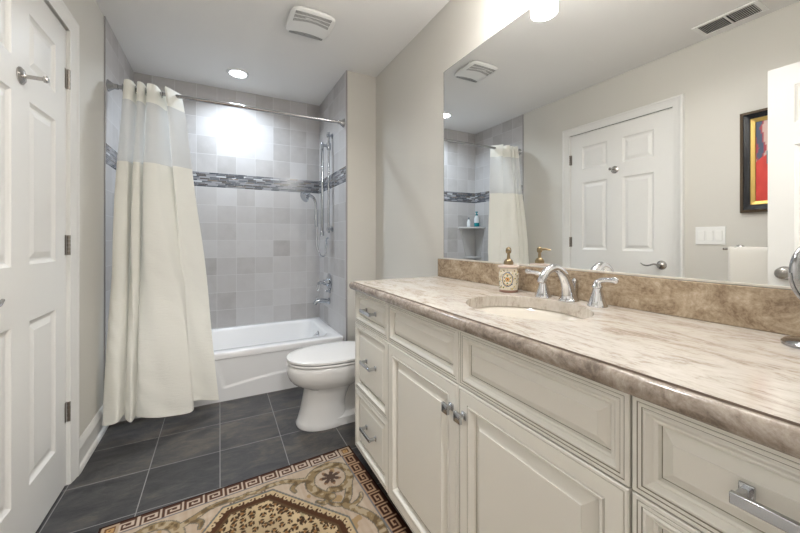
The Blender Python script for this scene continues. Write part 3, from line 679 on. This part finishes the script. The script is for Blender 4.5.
# soap dispenser: painted ceramic, colours stored on the mesh
def painted(name, mb, mat, parent, colfn, **k):
    o = obj(name, mb, mat, parent, **k); me = o.data; org = ORG[parent.name] if parent is not None else ORG[o.name]
    at = me.color_attributes.new('paint', 'FLOAT_COLOR', 'POINT'); buf = []
    for v in me.vertices: buf += list(colfn(v.co+org))
    at.data.foreach_set('color', buf); return o
DX, DY = 1.037, 1.027
sd = thing('soap_dispenser', 'painted ceramic soap dispenser with yellow flowers and a brass pump, beside the basin', 'soap dispenser', (DX, DY, ZK))
prof = [(.034, 0), (.0365, .003), (.036, .008), (.0350, .010)]
obj('base_ring', MB().lathe(prof, (DX, DY, ZK), 40), plain('terracotta_rim', srgb(150, 116, 100), .4), sd)
prof = []
for k in range(70):
    h = .010+.088*k/69; t = k/69
    r = .0350+.0036*math.sin(PI*min(1, t*1.15))+.0028*math.cos(t*PI*3)*(.3 if t < .5 else 1)*(1 if t > .72 else .4)
    prof.append((r, h))
random.seed(3)
dots = [(random.uniform(-PI, PI), random.uniform(.014, .092), random.choice([(196, 170, 60), (150, 140, 50), (96, 112, 60), (210, 180, 90), (90, 100, 130), (120, 60, 50)]), random.uniform(.0012, .0030)) for _ in range(240)]
def pot(p):
    a = math.atan2(p.y-DY, p.x-DX); h = p.z-ZK; base = srgb(232, 224, 206)
    ca = math.radians(-142); da = ((a-ca+PI) % (2*PI))-PI; du = da*.041; dv = h-.053; q = math.hypot(du/.95, dv/1.15)
    if abs(q-.0235) < .0016: return srgb(86, 96, 120)
    if abs(q-.0190) < .0010: return srgb(200, 160, 60)
    if q < .0185:
        for k in range(6):
            ang = k*PI/3; 
            if math.hypot(du-.0065*math.cos(ang), dv-.0065*math.sin(ang)) < .0034: return srgb(206, 150, 70)
        if q < .003: return srgb(120, 60, 40)
        if abs(math.sin(3*math.atan2(dv, du))) > .8 and .010 < q < .016: return srgb(120, 130, 90)
        return srgb(238, 230, 214)
    for aa, hh, c, r in dots:
        d = ((a-aa+PI) % (2*PI))-PI
        if math.hypot(d*.041, h-hh) < r and not (.026 < h-.0 < .0 ): 
            if abs(((a-ca+PI) % (2*PI))-PI) > 1.15 and math.sin(a*5) < -.2: continue
            return srgb(*c)
    return base
painted('ceramic_body', MB().lathe(prof, (DX, DY, ZK), 160), mat_attr('painted_ceramic', 'paint', .15), sd, pot)
obj('ceramic_lid', MB().lathe([(.034, .096), (.0415, .099), (.0425, .103), (.041, .107), (.028, .109), (.019, .110)], (DX, DY, ZK), 40), plain('blush_ceramic', srgb(222, 204, 194), .2), sd)
pm = obj('pump', MB().lathe([(.019, .110), (.0195, .118), (.016, .126), (.013, .130), (.007, .134), (.0055, .154), (.010, .157), (.0115, .166), (.010, .175), (.005, .180), (.001, .181)], (DX, DY, ZK), 28), M['brass'], sd)
obj('nozzle', MB().tube([(DX, DY, ZK+.168), (DX-.014, DY-.018, ZK+.170), (DX-.028, DY-.034, ZK+.166)], [.006, .005, .003], 10), M['brass'], pm)

# mirror on the wall
MZ0, MZ1, MY1 = 1.003, 2.0596, 1.6084
mr = thing('wall_mirror', 'huge frameless mirror covering the wall above the stone upstand', 'mirror', (XR, .78, MZ0))
obj('glass', MB().box(XR-.006, YN+.004, MZ0+.002, XR-.0005, MY1, MZ1), M['mirror'], mr, smooth=0)
obj('edge_channel', MB().box(XR-.010, YN+.004, MZ0-.001, XR-.0005, MY1, MZ0+.004, 0), plain('white_caulk', srgb(226, 222, 214), .5), mr, smooth=0)
obj('polished_edge', MB().box(XR-.0062, MY1, MZ0, XR-.0004, MY1+.0022, MZ1+.002, 0).box(XR-.0062, YN+.004, MZ1, XR-.0004, MY1, MZ1+.0022), M['mirror_edge'], mr, smooth=0)

# vanity light above it
vl = thing('vanity_light', 'three-lamp vanity light bar with frosted glass cylinder shades above the mirror', 'light fixture', (XR, .776, 2.05))
LX = 1.022
obj('bar', MB().box(XR-.022, .42, 2.235, XR, 1.13, 2.315), M['nickel'], vl, bevel=.006)
for y in (1.016, .776, .536):
    ar = obj('lamp_arm', MB().tube(smoothpath([(XR-.02, y, 2.275), (LX+.03, y, 2.280), (LX, y, 2.266), (LX, y, 2.235)], 5), .009, 12).lathe([(.012, .052), (.034, .045), (.036, .018), (.030, .015)], (LX, y, 2.208), 24), M['nickel'], vl)
    obj('lamp_shade', MB().lathe([(.030, 2.225), (.052, 2.220), (.054, 2.210), (.054, 2.106), (.0525, 2.104), (.0525, 2.100), (.054, 2.098), (.054, 2.082), (.048, 2.078), (.001, 2.080)], (LX, y, 0), 40), M['shade'], vl)

# magnifying mirror at the near end of the worktop
MXc, MYc = 1.036, .213
mg = thing('magnifying_mirror', 'round chrome tabletop makeup mirror standing on the near part of the worktop', 'mirror', (MXc, MYc, ZK))
obj('base', MB().lathe([(.048, 0), (.050, .002), (.050, .007), (.046, .011), (.024, .014), (.009, .018), (.006, .026)], (MXc, MYc, ZK), 48), M['smoked'], mg, smooth=40)
obj('stem', MB().tube([(MXc, MYc, ZK+.020), (MXc, MYc, ZK+.083)], .0045, 14), M['smoked'], mg)
mc = Vector((MXc, MYc, ZK+.148)); nv = Vector((-.36, -.93, .04)).normalized(); ta = Vector((0, 0, 1)).cross(nv).normalized(); tb = nv.cross(ta)
def disc(prf, mat, nm, par):
    obj(nm, MB().loft([[mc+nv*h+ta*(r*math.cos(2*PI*k/56))+tb*(r*math.sin(2*PI*k/56)) for k in range(56)] for r, h in prf]), mat, par, smooth=40)
disc([(.054, -.006), (.058, -.007), (.062, -.003), (.063, .0), (.062, .003), (.058, .007), (.054, .006)], M['smoked'], 'ring', mg)
disc([(.0545, .0050), (.0545, .0058)], M['mirror'], 'mirror_disc', mg); disc([(.0545, -.0058), (.0545, -.0050)], M['mirror'], 'mirror_disc', mg)
yk = [mc+ta*(.066*math.cos(a))+tb*(.066*math.sin(a)) for a in [PI+PI*k/24 for k in range(25)]]
if yk[12].z > mc.z: yk = [mc+ta*(.066*math.cos(a))+tb*(.066*math.sin(a)) for a in [PI*k/24 for k in range(25)]]
obj('yoke', MB().tube(yk, .0028, 10), M['smoked'], mg)

# ------------------------------------------------------------------ rug with a painted-in woven pattern
RC = Vector((.612, 1.752)); th = math.radians(3.4); ea = Vector((-math.cos(th), -math.sin(th))); th = math.radians(2.6); eb = Vector((math.sin(th), -math.cos(th)))
RW, RL = 1.020, 1.46; step = .0034
KEY = ["111111110", "100000010", "101111010", "101001010", "101000010", "101111110", "100000000"]
cBR, cDK, cCR = (92, 66, 54), (64, 42, 36), (206, 190, 172)
rnd = random.Random(11)
def h2(i, j, s_=0):
    x = math.sin(i*127.1+j*311.7+s_*74.7)*43758.5453; return x-math.floor(x)
def vnoise(x, y, s_=0):
    i, j = math.floor(x), math.floor(y); fx, fy = x-i, y-j; fx = fx*fx*(3-2*fx); fy = fy*fy*(3-2*fy)
    return (h2(i, j, s_)*(1-fx)+h2(i+1, j, s_)*fx)*(1-fy)+(h2(i, j+1, s_)*(1-fx)+h2(i+1, j+1, s_)*fx)*fy
SCR = []   # scroll strokes: (points, width)
def stroke(pts, w0, w1=None): SCR.append(([(p.x, p.y) for p in smoothpath([(a, b, 0) for a, b in pts], 8)], w0, w0 if w1 is None else w1))
for mx in (0, 1):
    for my in (0, 1):
        f = lambda a, b: ((RW-a) if mx else a, (RL-b) if my else b)
        stroke([f(.205, .300), f(.245, .250), f(.262, .190), f(.235, .125), f(.170, .100), f(.105, .125), f(.080, .185), f(.100, .245), f(.150, .275), f(.190, .262)], .020, .016)
        stroke([f(.262, .150), f(.32, .125), f(.36, .105), f(.42, .098), f(.47, .108), f(.51, .100)], .013, .008)
        stroke([f(.30, .140), f(.335, .165), f(.330, .195)], .010, .005)
        stroke([f(.205, .300), f(.235, .320), f(.262, .300)], .011, .006)
        stroke([f(.10, .250), f(.135, .330), f(.165, .372), f(.150, .400), f(.105, .47), f(.088, .54), f(.105, .62), f(.14, .68)], .013, .016)
        stroke([f(.165, .372), f(.205, .352), f(.22, .33)], .010, .005)
        stroke([f(.14, .395), f(.10, .375), f(.085, .35)], .010, .005)
CELL = {}
for k, (pts, w0, w1) in enumerate(SCR):
    for i, (a, b) in enumerate(pts):
        wd = w0+(w1-w0)*i/len(pts); CELL.setdefault((int(a/.03), int(b/.03)), []).append((a, b, wd))
def scroll(a, b):
    best = 9; i, j = int(a/.03), int(b/.03)
    for di in (-1, 0, 1):
        for dj in (-1, 0, 1):
            for x, y, wd in CELL.get((i+di, j+dj), ()):
                d = math.hypot(a-x, b-y)-wd
                if d < best: best = d
    return best
SPOT = []
for i in range(40):
    for j in range(64): SPOT.append(((i+.2+.6*h2(i, j, 1))*.033, (j+.2+.6*h2(i, j, 2))*.033, .0125+.0060*h2(i, j, 3), h2(i, j, 4)*6.28))
SG = {}
for s_ in SPOT: SG.setdefault((int(s_[0]/.033), int(s_[1]/.033)), []).append(s_)
FL = [(.167, .185, .052), (RW-.167, .185, .052), (.167, RL-.185, .052), (RW-.167, RL-.185, .052), (.449, .135, .020), (RW-.449, .135, .020)]
def rugcol(a, b):
    e = min(a, b, RW-a, RL-b)
    jx = (vnoise(a*300, b*300, 5)-.5)
    if e < .010: return cDK
    if e < .062:
        # meander
        if min(a, RW-a) < min(b, RL-b): run = b; dep = (min(a, RW-a)-.010)
        else: run = a; dep = (min(b, RL-b)-.010)
        if min(a, RW-a) < .062 and min(b, RL-b) < .062:
            q = max(abs(min(a, RW-a)-.036), abs(min(b, RL-b)-.036)); return (196, 158, 108) if q < .012 and q > .004 else (110, 76, 50) if q <= .018 else (188, 166, 140)
        per = .0745; row = int(dep/.052*7); col = int((run/per % 1)*9)
        on = KEY[6-max(0, min(6, row))][max(0, min(8, col))] == '1'
        side_ = min(a, RW-a) < min(b, RL-b)
        return ((176, 146, 116) if side_ else cCR) if on else (cBR if not side_ else (68, 44, 34))
    if e < .071: return (122, 122, 124)
    # medallion: elongated octagon
    ca, cb = abs(a-RW/2), abs(b-RL/2)
    ha, hb = .335, RL/2-.125
    dm = max(ca-ha, cb-hb, (ca*.8+cb*.6)-(.8*.10+.6*hb))
    if dm < -.060:
        i, j = int(a/.033), int(b/.033); q = 9; base = (206, 184, 146)
        n1 = vnoise(a*9, b*9, 8)
        base = tuple(int(base[k]*(.86+.24*n1)) for k in range(3))
        if n1 > .80: base = (176, 166, 130)
        for di in (-1, 0, 1):
            for dj in (-1, 0, 1):
                for x, y, r, an in SG.get((i+di, j+dj), ()):
                    dx, dy = a-x, b-y; d = math.hypot(dx*1.15, dy)/r; g_ = math.cos(3.0*math.atan2(dy, dx)+an)
                    if d < .42: q = min(q, 1)
                    elif d < 1.02 and g_ > -.80: q = 0
        if q == 0: return (72, 56, 42)
        if q == 1: return (150, 112, 72)
        return base
    if dm < -.050: return (96, 76, 54)
    if dm < -.008:
        # running wave that follows whichever edge is nearest
        e1, e2, e3 = ca-ha, cb-hb, (ca*.8+cb*.6)-(.8*.10+.6*hb)
        t = b if e1 == dm else a if e2 == dm else (ca*.6-cb*.8)
        t = (t/.044) % 1; d = -dm/.05                      # d: 0 outside .. 1 inside
        c1 = math.hypot((t-.42)*.044, (d-.42)*.050)
        if c1 < .0045: return (84, 58, 42)
        if c1 < .0105: return (208, 188, 152)
        if d > .30+.34*t: return (84, 58, 42)
        return (200, 178, 140)
    if dm < 0: return (112, 114, 110)
    # flowers, scrolls, pinkish field with abrash
    for fx, fy, fr in FL:
        dx, dy = a-fx, b-fy; d = math.hypot(dx, dy)
        if d < fr:
            pet = abs(math.cos(3.5*math.atan2(dy, dx)+.6))
            if d < fr*(.25+.75*pet): return (92, 76, 66) if d < fr*.75 else (140, 110, 84)
    s_ = scroll(a, b)
    if s_ < 0:
        n1 = vnoise(a*60, b*60, 9)
        if n1 > .62: return (186, 170, 142)
        if n1 < .30: return (118, 100, 74)
        return (152, 132, 98)
    if s_ < .0045: return (116, 112, 100)
    n2 = vnoise(a*140, b*5, 12)*.6+vnoise(a*12, b*60, 13)*.4
    n3 = vnoise(a*28, b*28, 15)
    if n3 > .86: return (176, 150, 112)
    return (int(208-26*n2), int(193-32*n2), int(174-36*n2))
na, nb = int(RW/step), int(RL/step)
mb = MB(); vs = []; cols = []
for j in range(nb+1):
    b = RL*j/nb
    for i in range(na+1):
        a = RW*i/na; p = RC+ea*a+eb*b
        vs.append((p.x, p.y, .0095)); c = rugcol(min(max(a, 1e-5), RW-1e-5), min(max(b, 1e-5), RL-1e-5)); cols.append(c)
LUT = [srgb(k, k, k)[0] for k in range(256)]
fs = [(j*(na+1)+i, j*(na+1)+i+1, (j+1)*(na+1)+i+1, (j+1)*(na+1)+i) for j in range(nb) for i in range(na)]
mb.add(vs, fs)
nt_ = len(vs)
bd = [i for i in range(na+1)]+[j*(na+1)+na for j in range(1, nb+1)]+[nb*(na+1)+i for i in range(na-1, -1, -1)]+[j*(na+1) for j in range(nb-1, 0, -1)]
low = [(vs[i][0], vs[i][1], .0005) for i in bd]; o0 = len(mb.v); mb.v += low; cols += [cDK]*len(low)
for k in range(len(bd)):
    l = (k+1) % len(bd); mb.f.append((bd[k], bd[l], o0+l, o0+k)); mb.m.append(0)
rug = obj('rug', mb, mat_attr('woven_rug', 'paint', .95, .6), smooth=0, recalc=False)
at = rug.data.color_attributes.new('paint', 'FLOAT_COLOR', 'POINT'); buf = []
for c in cols: buf += [LUT[c[0]]*.84, LUT[c[1]]*.82, LUT[c[2]]*.82, 1]
at.data.foreach_set('color', buf)
tag(rug, 'area rug with Greek key border, scrolls and leopard-print centre on the slate floor', 'rug')

# ------------------------------------------------------------------ ceiling fittings
def disc_light(name, label, x, y, r, mat, group=None, deep=0):
    t = thing(name, label, 'ceiling light', (x, y, ZC-.012))
    obj('trim_ring', MB().lathe([(r*1.35, -.0005), (r*1.35, -.004), (r*1.28, -.008), (r*1.02, -.010), (r, -.006), (r, -.0005)], (x, y, ZC), 48, cap0=False, cap1=False), M['rubber'], t, smooth=50)
    obj('lens', MB().lathe([(r*.999, -.003), (r*.9, -.0045), (.001, -.005)], (x, y, ZC), 40, cap0=False), mat, t)
    return t
disc_light('recessed_light', 'lit round recessed light in the ceiling over the bathtub', .129, 3.029, .062, M['can'])
disc_light('recessed_light', 'added round fill light in the unseen ceiling just inside the entrance', .30, .95, .062, M['fill_lens'])  # added out of view as fill for the room
disc_light('hall_fill_light', 'added glowing fill disc on the unseen hall ceiling', .1, -1.0, .12, M['hall_fill_lens'])  # added fill source, shining in through the doorway
# exhaust fan
FX, FY = .486, 2.098
ef = thing('exhaust_fan', 'white rounded exhaust fan grille on the ceiling between tub and vanity', 'exhaust fan', (FX, FY, ZC-.03))
def sq(hx, hy, z, n=56, p=5.0, rot=.02):
    out = []
    for k in range(n):
        a = 2*PI*k/n; c, s_ = math.cos(a), math.sin(a); x = hx*math.copysign(abs(c)**(2/p), c); y = hy*math.copysign(abs(s_)**(2/p), s_)
        out.append((FX+x*math.cos(rot)-y*math.sin(rot), FY+x*math.sin(rot)+y*math.cos(rot), z))
    return out
obj('cover', MB().loft([sq(.105, .115, ZC-.0005), sq(.118, .128, ZC-.012), sq(.130, .140, ZC-.022), sq(.130, .140, ZC-.027), sq(.122, .132, ZC-.033), sq(.06, .07, ZC-.038)]), M['rubber'], ef, smooth=60)
# grille bands: curved slots across the cover, near and far
def band(sgn, w0, w1, c0):
    mb = MB(); n = 28
    for r in range(3 if sgn < 0 else 3):
        for i in range(n):
            u0, u1 = -1+2*i/n, -1+2*(i+.72)/n
            def pt(u, q):
                lo = sgn*(w0-.030*u*u if c0 else w0-.022*(1-u*u)); hi = sgn*w1
                y = lo+(hi-lo)*q; return (FX+.104*u, FY+y)
            q0, q1 = r/3+.03, (r+.75)/3+.03
            P = [pt(u0, q0), pt(u1, q0), pt(u1, q1), pt(u0, q1)]
            def zz(x, y):
                s_ = max(abs(x-FX)/.126, abs(y-FY)/.136); s0 = .5; t = max(0, (s_-s0)/(1-s0)); return ZC-.0376+.0050*t
            mb.add([(x, y, zz(x, y)-.0006) for x, y in P], [(0, 1, 2, 3)])
    obj('grille', mb, M['grille_dark'] if sgn > 0 else M['grille'], ef, smooth=0)
band(-1, .036, .120, True); band(1, .100, .122, False)
# supply register in the ceiling, seen in the mirror
vx, vy = -.465, .910
av = thing('air_vent', 'white louvred air register in the ceiling near the closed door', 'air vent', (vx, vy, ZC-.012))
mb = MB(); hx, hy = .088, .150
mb.box(vx-hx, vy-hy, ZC-.007, vx-hx+.020, vy+hy, ZC-.0005).box(vx+hx-.020, vy-hy, ZC-.007, vx+hx, vy+hy, ZC-.0005).box(vx-hx+.02, vy-hy, ZC-.007, vx+hx-.02, vy-hy+.022, ZC-.0005).box(vx-hx+.02, vy+hy-.022, ZC-.007, vx+hx-.02, vy+hy, ZC-.0005).box(vx-hx+.02, vy-.005, ZC-.007, vx+hx-.02, vy+.005, ZC-.0005)
obj('register_frame', mb, M['rubber'], av, bevel=.0015)
obj('duct_shadow', MB().box(vx-hx+.018, vy-hy+.02, ZC-.0015, vx+hx-.018, vy+hy-.02, ZC-.0004), M['dark'], av, smooth=0)
mb = MB()
for s_ in (-1, 1):
    for k in range(14):
        y = vy+s_*(.010+.0088*k+.004); mb.add([(vx-hx+.02, y-.003, ZC-.007), (vx+hx-.02, y-.003, ZC-.007), (vx+hx-.02, y+s_*.004, ZC-.002), (vx-hx+.02, y+s_*.004, ZC-.002)], [(0, 1, 2, 3)])
obj('louvres', mb, M['rubber'], av, smooth=0)
# ------------------------------------------------------------------ things on the left wall, seen in the mirror
sw = thing('light_switch', 'white three-gang rocker light switch plate on the greige wall by the closed door', 'light switch', (XL, 1.058, 1.078))
obj('switch_plate', MB().box(XL+.0003, .972, 1.076, XL+.006, 1.130, 1.194), M['rubber'], sw, bevel=.003)
for y in (1.097, 1.051, 1.005):
    mb = MB().add([(XL+.006, y-.0165, 1.102), (XL+.006, y+.0165, 1.102), (XL+.0115, y+.0165, 1.168), (XL+.0115, y-.0165, 1.168), (XL+.0065, y-.0165, 1.168), (XL+.0065, y+.0165, 1.168)], [(0, 1, 2, 3), (3, 2, 5, 4)])
    mb = MB().loft([[(XL+.004, y-.0165, 1.102), (XL+.004, y+.0165, 1.102), (XL+.004, y+.0165, 1.168), (XL+.004, y-.0165, 1.168)], [(XL+.0075, y-.0165, 1.102), (XL+.0075, y+.0165, 1.102), (XL+.0115, y+.0165, 1.168), (XL+.0115, y-.0165, 1.168)]])
    obj('rocker', mb, plain('rocker_white', srgb(246, 246, 244), .3) if 'rocker_white' not in bpy.data.materials else bpy.data.materials['rocker_white'], sw, bevel=.001)
PY1, PZ0, PZ1, PW = .900, 1.274, 1.885, .50
pc = thing('framed_picture', 'abstract red and teal painting in a black and gold frame behind the open door', 'picture', (XL, PY1-PW/2, PZ0))
def frame_ring(ins0, ins1, d0, d1, mat, nm):
    mb = MB().rings((XL+.001, PY1, PZ0), (0, -1, 0), (0, 0, 1), (1, 0, 0), PW, PZ1-PZ0, [(ins0, 0, 0), (ins0, d0, 0), (ins0+.003, d0+.002, 0), (ins1-.002, d1+.002, 0), (ins1, d1, 0), (ins1, 0, 0)])
    mb.f.pop(); mb.m.pop(); obj(nm, mb, mat, pc, smooth=0)
frame_ring(0, .016, .020, .024, M['frame_rope'], 'rope_edge'); frame_ring(.016, .046, .022, .014, M['frame_dark'], 'black_band'); frame_ring(.046, .068, .016, .010, M['gold'], 'gold_liner')
def art(p):
    u = (PY1-.068-p.y)/(PW-.136); v = (p.z-PZ0-.068)/(PZ1-PZ0-.136)
    n_ = vnoise(u*9, v*9, 21)*.6+vnoise(u*30, v*12, 22)*.4
    if v < .50+.06*math.sin(u*9)+.05*(n_-.5):
        c = (196+int(30*n_), 50+int(26*n_), 44+int(20*n_))
        if .30 < v < .44 and u > .45 and n_ > .5: c = (224, 140, 60)
    else:
        s_ = math.sin(u*34+3*n_+v*2)
        c = (206, 176, 168) if s_ > .3 else (170, 60, 70) if s_ > -.35 else (72, 84, 110)
    if .13 < u < .42 and .46 < v < .60+.05*n_: c = (34, 112, 116)
    return srgb(*c)
mb = MB(); n1, n2 = 60, 80; vs = []
for j in range(n2+1):
    for i in range(n1+1): vs.append((XL+.006, PY1-.068-(PW-.136)*i/n1, PZ0+.068+(PZ1-PZ0-.136)*j/n2))
mb.add(vs, [(j*(n1+1)+i, j*(n1+1)+i+1, (j+1)*(n1+1)+i+1, (j+1)*(n1+1)+i) for j in range(n2) for i in range(n1)])
painted('canvas', mb, mat_attr('oil_paint', 'paint', .5), pc, art, smooth=0, recalc=False)
tb_ = thing('towel_bar', 'brushed nickel towel bar on the greige wall under the picture', 'towel bar', (XL, .63, 1.03))
obj('bar', MB().tube([(XL+.062, .965, 1.052), (XL+.062, .30, 1.052)], .008, 14), M['nickel'], tb_)
for y in (.905, .330):
    obj('post', MB().lathe([(.026, 0), (.026, .004), (.020, .010), (.010, .014), (.009, .052), (.013, .055), (.013, .070), (.001, .072)], (XL, y, 1.052), 24, 'x'), M['nickel'], tb_)
mb = MB(); prof = [(-.014, .62), (-.014, .80), (-.013, 1.00), (-.012, 1.045), (-.008, 1.058), (0, 1.063), (.008, 1.058), (.012, 1.045), (.013, 1.00), (.013, .80), (.013, .50)]
ny = 22; ring = []
for j in range(ny+1):
    y = .938-.50*j/ny
    outer = [(XL+.062+d*(1.0+.10*math.sin(j*1.7)*(1 if z < 1.0 else 0)), y+.003*math.sin(z*18)*(1 if j in (0, ny) else 0), z) for d, z in prof]
    ring.append(outer)
mb.loft(ring, False, False, closed=False)
tw = obj('towel', mb, M['towel'], smooth=80); tag(tw, 'white terry towel folded over the towel bar behind the open door', 'towel')
md = tw.modifiers.new('thick', 'SOLIDIFY'); md.thickness = .004; md.offset = 1
